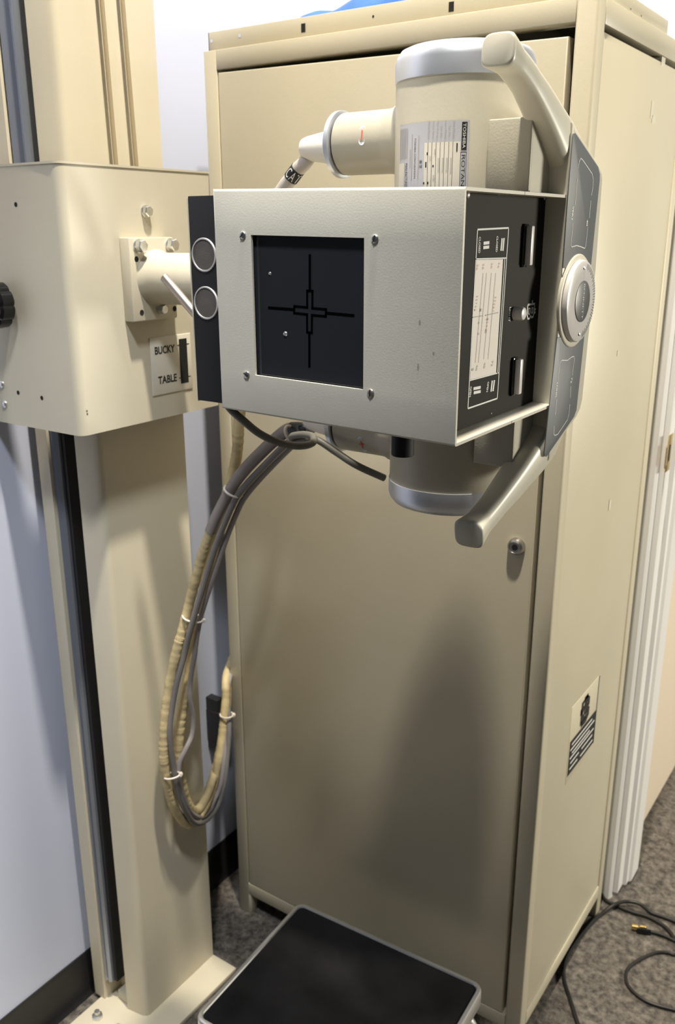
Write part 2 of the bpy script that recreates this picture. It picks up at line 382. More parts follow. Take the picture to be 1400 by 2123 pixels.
# ------------------------------------------------------------------ column
colpaint = mat('column_enamel', (0.70, 0.635, 0.49, 1), 0.42, bump=0.08, bscale=420, var=0.04, vscale=5)
colm = thing('tube_stand_column', 'cream floor column with grooved rail standing against the blue wall', 'stand', (0.0, -0.25, 0))
bm = newbm()
def mast(bm, s, z0, z1):
    pr = [(.052, -.150-s), (.052, -.334-s)]+[(.041+.011*math.cos(math.radians(a)), -.334-s+.011*math.sin(math.radians(a))) for a in (-15, -30, -45, -60, -75)]+[(.040, -.3465-s), (.005, -.352-s), (.003, -.318-s), (-.052, -.318-s), (-.052, -.362-s), (-.080, -.362-s), (-.080, -.150-s)]
    prism(bm, pr, 'z', z0, z1)
mast(bm, 0.0, 0.012, 1.40); mast(bm, 0.015, 1.40, 2.6)
obj('mast', bm, colpaint, colm)
bm = newbm()
for s, z0, z1 in ((0, .06, 1.4), (.015, 1.4, 2.6)):
    e4 = 0 if s == 0 else .022
    prism(bm, [(-.051, -.319-s), (-.051, -.353-s), (-.047, -.358-s), (-.043+e4/2, -.350-s), (-.038+e4, -.358-s), (-.034+e4, -.353-s), (-.034+e4, -.319-s)], 'z', z0, z1)
obj('guide_rail', bm, railm, colm)
bm = newbm(); box(bm, -.0338, -.0255, -.348, -.319, .06, 1.4); obj('channel_dark_strip', bm, black, colm)  # black strip added to make the recessed rail channel look dark
bm = newbm(); box(bm, -.064, .116, -.64, -.148, 0.0, .012, .002); basep = obj('base_plate', bm, colpaint, colm)
for bx_ in (-.030, .030):
    bm = newbm(); lathe(bm, (bx_, -0.40, .012), (0, 0, 1), [(.011, 0), (.011, .006), (.006, .007), (.006, .016), (0, .016)], 6)
    obj('anchor_bolt', bm, steel, colm, ang=20)
bm = newbm(); box(bm, -.030, .004, -.345, -.318, .012, .035, .002); obj('rail_stop', bm, cream, colm)
# counterweight ropes
for px in (272, 283):
    pass
for k, (pa, pb) in enumerate((((211, 0), (241, 345)), ((254, 0), (283, 345)))):
    a = bp(pa[0], pa[1], 'x', .067); b_ = bp(pb[0], pb[1], 'x', .067); d = (a-b_)/(a.z-b_.z)
    bm = newbm(); cyl(bm, b_+d*(1.575-b_.z), b_+d*(2.6-b_.z), .0034, 12)
    tag(obj('wire_rope', bm, ropem), ('left-hand' if k == 0 else 'right-hand')+' tan wire rope running up the column face from the carriage', 'rope')
    ROPE = None
# ------------------------------------------------------------------ carriage
CX = 0.115; CYF = -0.425
car = thing('column_carriage', 'wide cream sheet-metal carriage box around the column, with black knob', 'carriage', (0.05, -0.275, 1.4))
bm = newbm()
def ushape(off):
    r = 0.013-off
    c = (CX-.013, CYF+.013)
    return [(-.098, CYF+off)]+[(c[0]+r*math.cos(math.radians(a)), c[1]+r*math.sin(math.radians(a))) for a in (-90, -75, -60, -45, -30, -15, 0)]+[(CX-off, -.127-off), (-.098, -.127-off)]
outer = ushape(0); inner = ushape(.003)
prism(bm, outer+inner[::-1], 'z', 1.218, 1.594)
prism(bm, ushape(0.0), 'z', 1.5945, 1.5965)
for v in bm.verts:
    if v.co.z < 1.3: pass
carb = obj('carriage_housing', bm, cream, car)
# open the lid for the column to pass: the lid is only a rim
bpy.data.objects.remove(carb)
bm = newbm(); prism(bm, outer+inner[::-1], 'z', 1.218, 1.594)
rim_o = ushape(-.0012); rim_i = ushape(.012)
prism(bm, rim_o+rim_i[::-1], 'z', 1.594, 1.597)
carb = obj('carriage_housing', bm, cream, car, ang=40)
def on(px, py, ax, v):
    return bp(px, py, ax, v)
hexbolt(on(301, 438, 'x', CX), (1, 0, 0), .0085, .010, car)
for px, py in ((33, 424), (38, 814), (87, 825)):
    bm = newbm(); dot(bm, on(px, py, 'y', CYF), (0, -1, 0), .0034); obj('screw_hole', bm, hole, car)
for k, (px, py) in enumerate(((4, 797), (10, 838))):
    p = on(px, py, 'y', CYF); bm = newbm(); lathe(bm, p, (0, -1, 0), [(.0062, 0), (.0058, .002), (.003, .004), (0, .0044)], 20); obj('screw', bm, steel, car)
for px, py, ax, v in ((180, 852, 'x', CX), (181, 858, 'x', CX)):
    bm = newbm(); dot(bm, on(px, py, ax, v), (1, 0, 0), .0014); obj('paint_chip', bm, dkgrey, car)
# knob
kb = Vector((-0.026, CYF, 1.403)); bm = newbm(); rings = []
for r, h in ((.012, 0), (.012, .010), (.030, .0105), (.0345, .013), (.0345, .032), (.031, .036), (.0, .0365)):
    ring = []
    for i in range(72):
        a = 2*math.pi*i/72; rr = r*(1-0.07*(max(0, math.cos(9*a))**3 if r > .02 else 0)) if r else 0.0001
        ring.append(bm.verts.new(kb+Vector((rr*math.cos(a), -h, rr*math.sin(a)))))
    rings.append(ring)
for a, c in zip(rings, rings[1:]):
    for i in range(72): bm.faces.new([a[i], a[(i+1) % 72], c[(i+1) % 72], c[i]])
bm.faces.new(rings[-1]); bmesh.ops.recalc_face_normals(bm, faces=bm.faces)
knob = obj('knob', bm, bakelite, car, ang=30)
bm = newbm(); lathe(bm, kb+Vector((0, -.0365, 0)), (0, -1, 0), [(.021, 0), (.0205, .0014), (0, .0018)], 36); obj('knob_cap', bm, greyd, knob)
# mounting plate and arm
PX = .135
bm = newbm(); box(bm, CX, PX, -.326, -.2345, 1.3765, 1.4975, .002); mp = obj('mounting_plate', bm, cream, car)
for px, py, r, h in ((289, 510, .0095, .013), (355, 508, .0095, .013), (336, 641, .0075, .010)):
    hexbolt(on(px-3, py, 'x', PX), (1, 0, 0), r, h, mp, rot=.2)
for px, py in ((283, 537), (294, 648), (362, 640)):
    bm = newbm(); dot(bm, on(px, py, 'x', PX), (1, 0, 0), .0042); obj('bolt_hole', bm, hole, mp)
AY, AZ = -.272, 1.438; TY = -.247
bm = newbm(); lathe(bm, (PX, AY, AZ), (1, 0, 0), [(.0425, 0), (.041, .003), (.0385, .009), (.0375, .016), (.0375, .425)], 48)
arm = obj('support_arm', bm, cream, car)
# BUCKY / TABLE plate
BX = CX+.0016
bm = newbm(); c4 = [on(*q, 'x', BX) for q in ((318, 821), (400, 806), (394, 688), (309, 703))]
prism(bm, [(-.2795, 1.2565), (-.1890, 1.2565), (-.1890, 1.3475), (-.2795, 1.3475)], 'x', CX, BX, .0006); pl = obj('detent_plate', bm, paper, car, label='cream plate lettered for bucky and table heights')
X = BX+.0003; bm = newbm()
quad(bm, (X, -.2165, 1.268), (X, -.1985, 1.268), (X, -.1985, 1.340), (X, -.2165, 1.340)); obj('slot', bm, hole, pl)
bm = newbm(); text(bm, 'BUCKY', plane_fn((X, -.2705, 1.3205), (0, .0445, 0), (0, 0, .0125)), .03); obj('lettering', bm, ink, pl); bm = newbm(); text(bm, 'TABLE', plane_fn((X, -.2670, 1.2735), (0, .0415, 0), (0, 0, .0125)), .03); obj('lettering', bm, ink, pl)
for z in (1.3305, 1.2775):
    bm = newbm(); quad(bm, (X, -.2205, z-.0007), (X, -.2165, z-.0007), (X, -.2165, z+.0007), (X, -.2205, z+.0007)); quad(bm, (X, -.1985, z-.0007), (X, -.1935, z-.0007), (X, -.1935, z+.0007), (X, -.1985, z+.0007)); obj('index_mark', bm, ink, pl)

# ------------------------------------------------------------------ x-ray tube
tx = bp(961, 250, 'y', TY).x; TR = .0803
tubeo = thing('x_ray_tube_housing', 'upright cream tube housing with brushed metal end caps and cable sockets', 'x-ray tube', (tx, TY, 1.43))
zt0, zt1 = 1.668, 1.7045; zb0, zb1 = 1.1955, 1.163
bm = newbm(); lathe(bm, (tx, TY, zb0), (0, 0, 1), [(TR-.002, -.004), (TR-.0006, 0), (TR-.0006, zt0-zb0), (TR-.002, zt0-zb0+.004)], 72); obj('housing', bm, tubec, tubeo)
h = zt1-zt0
bm = newbm(); lathe(bm, (tx, TY, zt0), (0, 0, 1), [(TR-.003, 0), (TR+.0006, .0005), (TR+.0006, h*.55), (TR-.0015, h*.75), (TR-.006, h*.92), (TR-.013, h), (0, h+.002)], 72); obj('top_cap', bm, alu, tubeo, label='brushed metal upper end cap')
h = zb0-zb1
bm = newbm(); lathe(bm, (tx, TY, zb0), (0, 0, -1), [(TR-.003, 0), (TR+.0006, .0005), (TR+.0006, h*.55), (TR-.0015, h*.75), (TR-.006, h*.92), (TR-.013, h), (0, h+.002)], 72); obj('bottom_cap', bm, alu, tubeo, label='brushed metal lower end cap')
for z in (1.6775, 1.1875):
    bm = newbm(); cyl(bm, (tx-TR, TY-.004, z), (tx-TR-.0045, TY-.004, z), .0032, 12, .0006); obj('cap_screw', bm, screwm, tubeo)
# trunnion block that takes the arm (behind the collimator)
bm = newbm(); box(bm, .505, tx-TR+.01, TY-.055, TY+.05, 1.375, 1.50, .006); obj('trunnion_block', bm, tubec, tubeo)
bm = newbm(); cyl(bm, (.47, AY, AZ), (.56, AY, AZ), .045, 32, .003); obj('trunnion_ring', bm, tubec, tubeo)
# locking lever
a = bp(340, 574, 'y', -.335); b_ = bp(420, 668, 'y', -.335)
bm = newbm(); u, v, d = frame_of(b_-a); e2 = a+d*.40
lathe(bm, a, d, [(.0034, .012), (.0036, 0), (.0058, .0004), (.0064, .0012), (.0064, (b_-a).length*1.9)], 20); obj('lock_lever', bm, rodm, tubeo, label='plain steel lever rod with hollow end')
for zc, sgn in ((1.6115, 1), (1.2485, -1)):
    xr = tx-.17
    bm = newbm(); lathe(bm, (tx-.05, TY, zc), (-1, 0, 0), [(.041, 0), (.041, .035), (.0385, .040), (.0375, .048), (.0372, tx-.05-xr-.006)], 48); hn = obj('cable_socket', bm, tubec, tubeo)
    bm = newbm(); lathe(bm, (xr+.0065, TY, zc), (-1, 0, 0), [(.0355, 0), (.0352, .004)], 48); obj('gasket', bm, black, hn)
    bm = newbm(); lathe(bm, (xr+.003, TY, zc), (-1, 0, 0), [(.0375, 0), (.0405, .0015), (.0405, .0075), (.038, .0095), (.022, .010)], 48); obj('clamp_ring', bm, alu, hn)
    bm = newbm(); lathe(bm, (xr-.0065, TY, zc-.002), (-1, 0, 0), [(.0215, 0), (.0208, .012), (.0150, .050), (.0130, .056), (.0105, .057)], 32); obj('strain_relief', bm, conem, hn)
    # polarity sticker on the socket
    def sk(px_, dz, r=.0379):
        th = math.radians(-8)
        return Vector((px_, TY-math.sqrt(max(0, r*r-(dz)**2)), zc+dz))
    xs = tx-.118; bm = newbm(); pts = []
    zoff = .006 if sgn > 0 else -.018
    for xx, zz in arc2((0, .0075), .0042, 0, 180, 8)+arc2((0, -.0075), .0042, 180, 360, 8): pts.append(bm.verts.new(sk(xs+xx, zoff+zz)))
    bm.faces.new(pts); st = obj('polarity_sticker', bm, sticker, hn, label='white sticker with red mark')
    bm = newbm()
    bm.faces.new([bm.verts.new(sk(xs+xx, zoff+zz, .0383)) for xx, zz in ((-.0009, -.0055), (.0009, -.0055), (.0009, .0055), (-.0009, .0055))])
    if sgn < 0: bm.faces.new([bm.verts.new(sk(xs+xx, zoff+zz, .0383)) for xx, zz in ((-.0035, -.0009), (.0035, -.0009), (.0035, .0009), (-.0035, .0009))])
    obj('red_mark', bm, redp, st)
# rating label wrapped on the housing
def cylhit(px, py, r):
    d = FW+RT*((px-700)/F_PX)+UP*((1061.5-py)/F_PX); ox, oy = CAM.x-tx, CAM.y-TY
    A = d.x**2+d.y**2; B = 2*(ox*d.x+oy*d.y); Cc = ox*ox+oy*oy-r*r; t = (-B-math.sqrt(max(0, B*B-4*A*Cc)))/(2*A)
    p = CAM+d*t; return math.atan2(p.y-TY, p.x-tx), p.z
def cpt(th, z, r): return Vector((tx+r*math.cos(th), TY+r*math.sin(th), z))
def cpatch(bm, th0, th1, z0, z1, r, n=14):
    A = [bm.verts.new(cpt(th0+(th1-th0)*i/n, z0, r)) for i in range(n+1)]; B = [bm.verts.new(cpt(th0+(th1-th0)*i/n, z1, r)) for i in range(n+1)]
    for i in range(n): bm.faces.new([A[i], A[i+1], B[i+1], B[i]])
def cfn(th0, z0, dth, L, r): return lambda u, v: cpt(th0+dth*v, z0-L*u, r)      # reads downward, letter tops to the right
LZ = lambda py, px=930: cylhit(px, py, TR)[1]
TH = lambda px, py=330: cylhit(px, py, TR)[0]
zTop = LZ(250); zB = 1.515; R0 = TR
bm = newbm(); cpatch(bm, TH(829), TH(973, 300), zB, zTop, R0+.0002); lab = obj('rating_label', bm, platem, tubeo, label='silver rating label with black and white maker block')
bm = newbm(); cpatch(bm, TH(880), TH(954), zB, LZ(294), R0+.0004); cpatch(bm, TH(828.5), TH(839), zB, LZ(333), R0+.0004, 4); obj('label_fields', bm, paper, lab)
bm = newbm(); cpatch(bm, TH(957.5, 285), TH(968.5, 285), LZ(312), LZ(253.5), R0+.0005, 4)
# boxed second word: outline
zr0, zr1 = LZ(316), zB
for a_, c_ in ((TH(953.5, 360), TH(954.3, 360)), (TH(965.2, 360), TH(966, 360))): cpatch(bm, a_, c_, zr1, zr0, R0+.0005, 2)
cpatch(bm, TH(953.5, 360), TH(966, 360), zr0-.0005, zr0, R0+.0005, 4)
text(bm, 'ROTANODE', cfn(TH(956, 360), zr0-.003, TH(963.5, 360)-TH(956, 360), .053, R0+.0006))
text(bm, '東芝', cfn(TH(870), LZ(329), TH(876)-TH(870), LZ(329)-LZ(348), R0+.0006))
for px in (887.5, 895.5, 904, 912.5, 921, 930, 938.5): cpatch(bm, TH(px-.4), TH(px+.4), zB, LZ(294), R0+.0006, 2)
for px, py0, py1 in ((886.5, 314, 320), (884, 334, 346), (899, 341, 346), (880.5, 376, 381), (889, 376, 381), (947, 297, 315)):
    cpatch(bm, TH(px-1.3), TH(px+1.3), LZ(py1), LZ(py0), R0+.0006, 2)
text(bm, 'MANUFACTURED', cfn(TH(841), LZ(334), TH(846)-TH(841), LZ(334)-LZ(386), R0+.0006))
text(bm, 'TOSHIBA CORPORATION', cfn(TH(859.5), LZ(282), TH(862.5)-TH(859.5), LZ(282)-LZ(368), R0+.0006))
obj('label_print', bm, ink, lab)
bm = newbm(); text(bm, 'TOSHIBA', cfn(TH(960, 285), LZ(256.5), TH(966, 285)-TH(960, 285), LZ(256.5)-LZ(308), R0+.0007)); obj('maker_lettering', bm, whitep, lab)
bm = newbm()
for s, px, p0, p1 in (('Unit Model', 939, 250.5, 287), ('Ser. No', 930, 261, 285), ('Insert Model', 922, 250, 287), ('Ser. No', 913.5, 261, 286), ('Max. Voltage', 905, 250, 287), ('Focal Spot', 896.5, 250, 287), ('Inherent Filtration', 888, 250, 288)):
    text(bm, s, cfn(TH(px-1.5), LZ(p0), TH(px+3)-TH(px-1.5), LZ(p0)-LZ(p1), R0+.0006))
for px in (831, 834, 836.5, 839, 841.5, 844.5): cpatch(bm, TH(px-.5), TH(px+.5), LZ(325), LZ(259), R0+.0006, 2)
for px, a_, c_ in ((868, 277, 370), (851, 305, 345), (854.5, 273, 372)): cpatch(bm, TH(px-.6), TH(px+.6), LZ(c_), LZ(a_), R0+.0006, 2)
obj('fine_print', bm, palel, lab)
bm = newbm()
for px, a_, c_ in ((935.5, 327, 358), (927, 327, 354), (918.5, 327, 354), (910, 327, 354), (902, 308, 320), (892.5, 322, 332), (900.5, 362, 372)): cpatch(bm, TH(px-1.6), TH(px+1.6), LZ(c_), LZ(a_), R0+.0007, 2)
obj('stamped_entries', bm, mat('pale_stamp', (.50, .47, .43, 1), .6), lab)
# flat bracket beside the housing
BRY = -.3065
bl, br_ = bp(1013, 250, 'y', BRY).x, bp(1105, 243, 'y', BRY).x; bzt, bzb = bp(1060, 244, 'y', BRY).z, bp(1010, 964, 'y', BRY).z
bm = newbm(); box(bm, bl, br_, BRY, BRY+.005, 1.5465, bzt, .0018, 3); box(bm, bl, br_, BRY, BRY+.005, bzb, 1.303, .0018, 3)
box(bm, .702, br_-.0003, BRY+.0045, -.2495, 1.5465, bzt-.0005); box(bm, .702, br_-.0003, BRY+.0045, -.2495, bzb+.0005, 1.303); box(bm, .702, .717, BRY+.0045, -.240, bzb+.01, bzt-.01); box(bm, .70, .724, -.25, -.22, bzb+.05, bzt-.05); obj('mounting_bracket', bm, rough_paint, tubeo)

# ------------------------------------------------------------------ collimator
CF = -.5
col0 = thing('beam_collimator', 'grey-cream box-shaped collimator with dark square window facing the viewer', 'collimator', (.611, -.4, 1.30))
def shz(x, z): return z-.018*(x-.611)
XL, XR, ZT, ZB = .459, .763, 1.547, 1.307
Wn = [bp(*q, 'y', CF) for q in ((521.5, 488), (756, 494.5), (752.5, 809.5), (528, 778))]
wx0, wx1 = (Wn[0].x+Wn[3].x)/2, (Wn[1].x+Wn[2].x)/2; wz0, wz1 = (Wn[2].z+Wn[3].z)/2, (Wn[0].z+Wn[1].z)/2
bm = newbm()
def shear(bm):
    for v in bm.verts: v.co.z = shz(v.co.x, v.co.z)
# front sheet with a square opening
T = .0032
xs_, zs_ = (XL, wx0, wx1, XR), (ZB, wz0, wz1, ZT)
G = {(i, k, l): bm.verts.new((xs_[i], CF+T*l, zs_[k])) for i in range(4) for k in range(4) for l in (0, 1)}
for i in range(3):
    for k in range(3):
        if (i, k) == (1, 1): continue
        bm.faces.new([G[i, k, 0], G[i+1, k, 0], G[i+1, k+1, 0], G[i, k+1, 0]]); bm.faces.new([G[i, k, 1], G[i, k+1, 1], G[i+1, k+1, 1], G[i+1, k, 1]])
for i in range(3):
    bm.faces.new([G[i, 0, 0], G[i, 0, 1], G[i+1, 0, 1], G[i+1, 0, 0]]); bm.faces.new([G[i, 3, 0], G[i+1, 3, 0], G[i+1, 3, 1], G[i, 3, 1]])
    bm.faces.new([G[0, i, 0], G[0, i+1, 0], G[0, i+1, 1], G[0, i, 1]]); bm.faces.new([G[3, i, 0], G[3, i, 1], G[3, i+1, 1], G[3, i+1, 0]])
for a_, c_ in (((1, 1), (2, 1)), ((2, 1), (2, 2)), ((2, 2), (1, 2)), ((1, 2), (1, 1))):
    bm.faces.new([G[a_[0], a_[1], 0], G[a_[0], a_[1], 1], G[c_[0], c_[1], 1], G[c_[0], c_[1], 0]])
bmesh.ops.recalc_face_normals(bm, faces=bm.faces)
ed = [e_ for e_ in bm.edges if all(abs(v.co.y-CF) < 1e-6 for v in e_.verts) and (all(abs(v.co.z-ZT) < 1e-6 for v in e_.verts) or all(abs(v.co.z-ZB) < 1e-6 for v in e_.verts) or all(abs(v.co.x-XL) < 1e-6 for v in e_.verts))]
bmesh.ops.bevel(bm, geom=ed, offset=.0028, segments=3, profile=.5, affect='EDGES')
box(bm, XL, XR, CF+.0031, -.365, ZT-T, ZT); box(bm, XL, XR, CF+.0031, -.365, ZB, ZB+T)
box(bm, .722, XR, -.366, -.2502, ZT-T, ZT); box(bm, .722, XR, -.366, -.2502, ZB, ZB+T)
box(bm, XL, XL+T, CF+.0031, -.365, ZB+T, ZT-T)
box(bm, XL+T, .735, -.368, -.365, ZB+T, ZT-T)
shear(bm); cb = obj('collimator_housing', bm, headc, col0)
bm = newbm(); box(bm, wx0-.004, wx1+.004, CF+.006, CF+.009, wz0-.004, wz1+.004); shear(bm)
gl = obj('window_pane', bm, glassm, col0, label='dark glass pane with black cross reticle')
bm = newbm(); Y = CF+.0057
Pq = lambda px, py: bp(px, py, 'y', Y)
def line(a, c, wd=.0030): strip(bm, [Pq(*a), Pq(*c)], wd, (0, -1, 0))
line((642.5, 527), (642.5, 603)); line((641.5, 690), (641.5, 762)); line((556, 638), (611, 642)); line((676, 649), (735, 654.5))
o12 = [(637, 603), (648, 603.5), (647.5, 639), (676, 641.5), (675.5, 656), (647, 653.5), (646.5, 690), (637, 689), (636.5, 652), (610, 649), (610.5, 635), (637, 637.5)]
c3 = [Pq(*q) for q in o12]; c3.append(c3[0])
for a_, c_ in zip(c3, c3[1:]):
    dd = (c_-a_).normalized()*.0013; strip(bm, [a_-dd, c_+dd], .0026, (0, -1, 0))
obj('cross_reticle', bm, reti, gl)
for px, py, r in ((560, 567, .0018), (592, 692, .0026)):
    p = bp(px, py, 'y', CF+.006); bm = newbm(); lathe(bm, p, (0, -1, 0), [(r, 0), (r*.7, r*.5), (0, r*.7)], 14); obj('pane_bright_spot', bm, chrome, gl)  # bright spots in the glass, put in as small added chrome domes
for px, py, m_, an in ((504, 487.5, screwm, .7), (778, 495, screwm, 1.2), (512, 776.5, screwm, -.5), (769, 814.5, rodm, 1.5)):
    p = bp(px, py, 'y', CF); slot_screw('window_screw', p, (0, -1, 0), .0042, col0, m_, an)
# control panel (recessed)
IX = .739
bm = newbm(); box(bm, .734, IX, -.495, -.2502, ZB+T+.0005, ZT-T-.0005); shear(bm); cp = obj('control_panel', bm, blackp, col0, label='black recessed control panel on right side')
X = IX+.0004
Q = lambda px, py: bp(px, py, 'x', X)
bm = newbm()
fr = [Q(990.5, 476), Q(1055, 472.5), Q(1031.5, 826), Q(970.5, 847)]
def seg(a, c, wd=.0017): strip(bm, [a, c], wd, (1, 0, 0))
for i in range(4): seg(fr[i], fr[(i+1) % 4])
seg(Q(986.5, 537), Q(1050.5, 535), .0013); seg(Q(974, 789), Q(1034, 773), .0013)
seg(Q(1047, 537), Q(1032, 775), .0018)
def vtext(s, p0, p1, hgt):      # reads downward from p0 to p1, letter tops to the right
    a, c = Q(*p0), Q(*p1); text(bm, s, plane_fn(a, c-a, (0, hgt, 0)), .02)
vtext('CLOSED', (993.5, 491), (992, 525), .0042); vtext('CLOSED', (1030, 489.5), (1028, 522.5), .0042)
vtext('OPEN', (975, 802), (973, 823.5), .0042); vtext('OPEN', (1011, 792), (1008.5, 813), .0042)
vtext('LIGHT', (1057, 637), (1054.5, 667.5), .0044)
for a, c, wd in (((1003, 504.5), (1015, 503), .005), ((1002.5, 513.5), (1014.5, 512), .005), ((1041.5, 494), (1039, 520), .003), ((1045.5, 493.5), (1043, 520), .003),
               ((982, 806), (997, 803), .005), ((982.5, 814.5), (997, 811.5), .005), ((1021, 789), (1018.5, 812), .003), ((1025.5, 788), (1022.5, 811), .003)):
    seg(Q(*a), Q(*c), wd*.62 if wd > .004 else .0034)
emblem(bm, Q(1101, 645), (0, 0, -1), (0, 1, 0), .024, .10)
obj('panel_lettering', bm, whitep, cp)
bm = newbm(); X2 = X
quad(bm, Q(975, 787), Q(1029, 773), Q(1043.5, 537.5), Q(987.5, 539)); card = obj('field_size_scale', bm, cardm, cp, label='pale lit scale card with fine lines')
bm = newbm(); off = Vector((.0004, 0, 0))
for a, c in (((1002, 566), (985.5, 752)), ((1009, 566), (992, 752)), ((1019, 566), (1003, 745)), ((1028, 566), (1012, 745)), ((980, 658), (1001, 654.5)), ((1006, 654), (1033, 648))):
    strip(bm, [Q(*a)+off, Q(*c)+off], .0007 if a[1] < 600 else .0010, (1, 0, 0))
for s, a, c in (('40', (988, 757), (985.5, 769)), ('40', (1004, 752), (1002, 764)), ('72', (1020, 748), (1018, 760)), ('1', (978.5, 764), (978, 769)), ('1', (995, 640), (994.5, 646)), ('4', (991, 667), (990.5, 672)), ('4', (1008, 660), (1007.5, 665)), ('7', (990, 690), (989.5, 695)), ('8', (1006, 684), (1005.5, 689))):
    p, q = Q(*a)+off, Q(*c)+off; text(bm, s, plane_fn(p, q-p, (0, .004, 0)))
obj('scale_marks', bm, palel, card)
bm = newbm()
for a, c in (((989, 548), (987.5, 560)), ((1001, 546.5), (1000, 559)), ((1019, 545), (1017.5, 557)), ((1034, 544), (1032, 556))):
    p, q = Q(*a)+off, Q(*c)+off; text(bm, '36', plane_fn(p, q-p, (0, .004, 0)))
obj('red_scale_marks', bm, pinkp, card)
for x0_, y0_, m1, m2 in ((1026, 615, 3, 2), (1010, 660, 7, 1), (988, 613, 2, 3)):
    bm = newbm()
    for k in range(5):
        p, q = Q(x0_-1.1*k, y0_+7*k)+off, Q(x0_-.3-1.1*k, y0_+4+7*k)+off; text(bm, str((k*m1+m2) % 10), plane_fn(p, q-p, (0, .004, 0)))
    obj('red_scale_marks', bm, pinkp, card)

# slide buttons, push button, screws
for ya, yb, z0, z1 in ((Q(1078, 510).y, Q(1096, 510).y, Q(1085, 552).z, Q(1089, 466).z), (Q(1056, 780).y, Q(1073, 780).y, Q(1062, 818).z, Q(1066, 742).z)):
    ym = (ya+yb)/2; bm = newbm(); box(bm, IX, IX+.0030, ym-.0065, ym+.0050, z0-.001, z1+.001, .001); sl = obj('slide_lever', bm, bakelite, cp)
    bm = newbm(); box(bm, IX+.003, IX+.0100, ym-.0030, ym+.0050, z0+.001, z1-.001, .0015); obj('lever_tab', bm, button, sl)
p = Q(1068, 649.5); bm = newbm(); lathe(bm, (IX, p.y, p.z), (1, 0, 0), [(.0075, 0), (.0075, .009), (.0066, .0112), (.0045, .012), (0, .0122)], 32); obj('push_button', bm, button, cp)
for px, py in ((970, 404), (1131, 409), (943, 911), (1093, 853)):
    p = Q(px, py); bm = newbm(); lathe(bm, (IX, p.y, p.z), (1, 0, 0), [(.0036, 0), (.0034, .0012), (.0018, .0022), (0, .0024)], 18); obj('panel_screw', bm, rodm, cp)
p = Q(1019, 857); bm = newbm(); dot(bm, p, (1, 0, 0), .0007); obj('paint_chip', bm, whitep, cp)
# black stub under the box
bm = newbm(); p = bp(835, 944, 'y', -.44); cyl(bm, (p.x, -.44, p.z), (p.x, -.44, shz(p.x, ZB)), .0125, 32, .001); obj('rubber_stub', bm, blackbox, col0)
# scuffs on the face
Y = CF-.0002; scm = mat('scuff', (.36, .32, .26, 1), .6)
for px, py, rx, rz in ((870.5, 668.5, .0012, .0026), (867, 761, .0010, .0036), (899, 733, .0012, .0018)):
    p = bp(px, py, 'y', Y); bm = newbm(); bm.faces.new([bm.verts.new((p.x+rx*math.cos(t*.5236), Y, p.z+rz*math.sin(t*.5236))) for t in range(12)]); obj('scuff_mark', bm, scm, cb)

# ------------------------------------------------------------------ sensor box
sb = thing('sensor_box', 'narrow black box with two round mesh discs, left of the grey-cream box', 'sensor', (.415, -.42, 1.30))
BY = -.452
xl = bp(392, 500, 'y', BY).x; zt = bp(405, 406, 'y', BY).z; zb = bp(420, 831, 'y', BY).z
bm = newbm(); box(bm, xl+.0012, XL-.0005, BY, -.385, zb, zt, .0012); obj('sensor_housing', bm, blackbox, sb)
bm = newbm(); box(bm, xl, xl+.0011, BY-.0004, -.386, zb-.001, zt-.003); obj('edge_strip', bm, cream, sb)
for px, py in ((424, 528.5), (428.5, 628)):
    p = bp(px, py, 'y', BY); bm = newbm(); lathe(bm, p, (0, -1, 0), [(.0195, 0), (.0195, .0014), (.0190, .0020), (.0176, .0020), (.0172, .0008), (.0150, .0008)], 48)
    rg = obj('bezel_ring', bm, mat('ring_metal', (.62, .61, .60, 1), .35, .6) if 'ring_metal' not in MATS else MATS['ring_metal'], sb)
    bm = newbm(); lathe(bm, p, (0, -1, 0), [(.0172, 0), (.0172, .0010), (.010, .0014), (0, .0016)], 40); obj('mesh_disc', bm, mesh_m, sb)

# ------------------------------------------------------------------ control handle
hd = thing('steering_bar', 'cast cream double steering bar with grey legend panels and round clear dial', 'grab bar', (.745, -.2, 1.43))
HX = .765
K = lambda px, py, X=HX: (lambda p: (p.y, p.z))(bp(px, py, 'x', X))
outl = [(-.25, K(1131, 955)[1]-.004)]+[K(*q) for q in ((1165, 910), (1196, 866), (1204, 850), (1209, 830), (1222, 700), (1237, 560), (1251, 372), (1250, 358), (1244, 342), (1217, 298), (1193, 264))]+[(-.25, K(1186, 252)[1])]
bm = newbm(); prism(bm, outl, 'x', .722, HX, .004, 3)
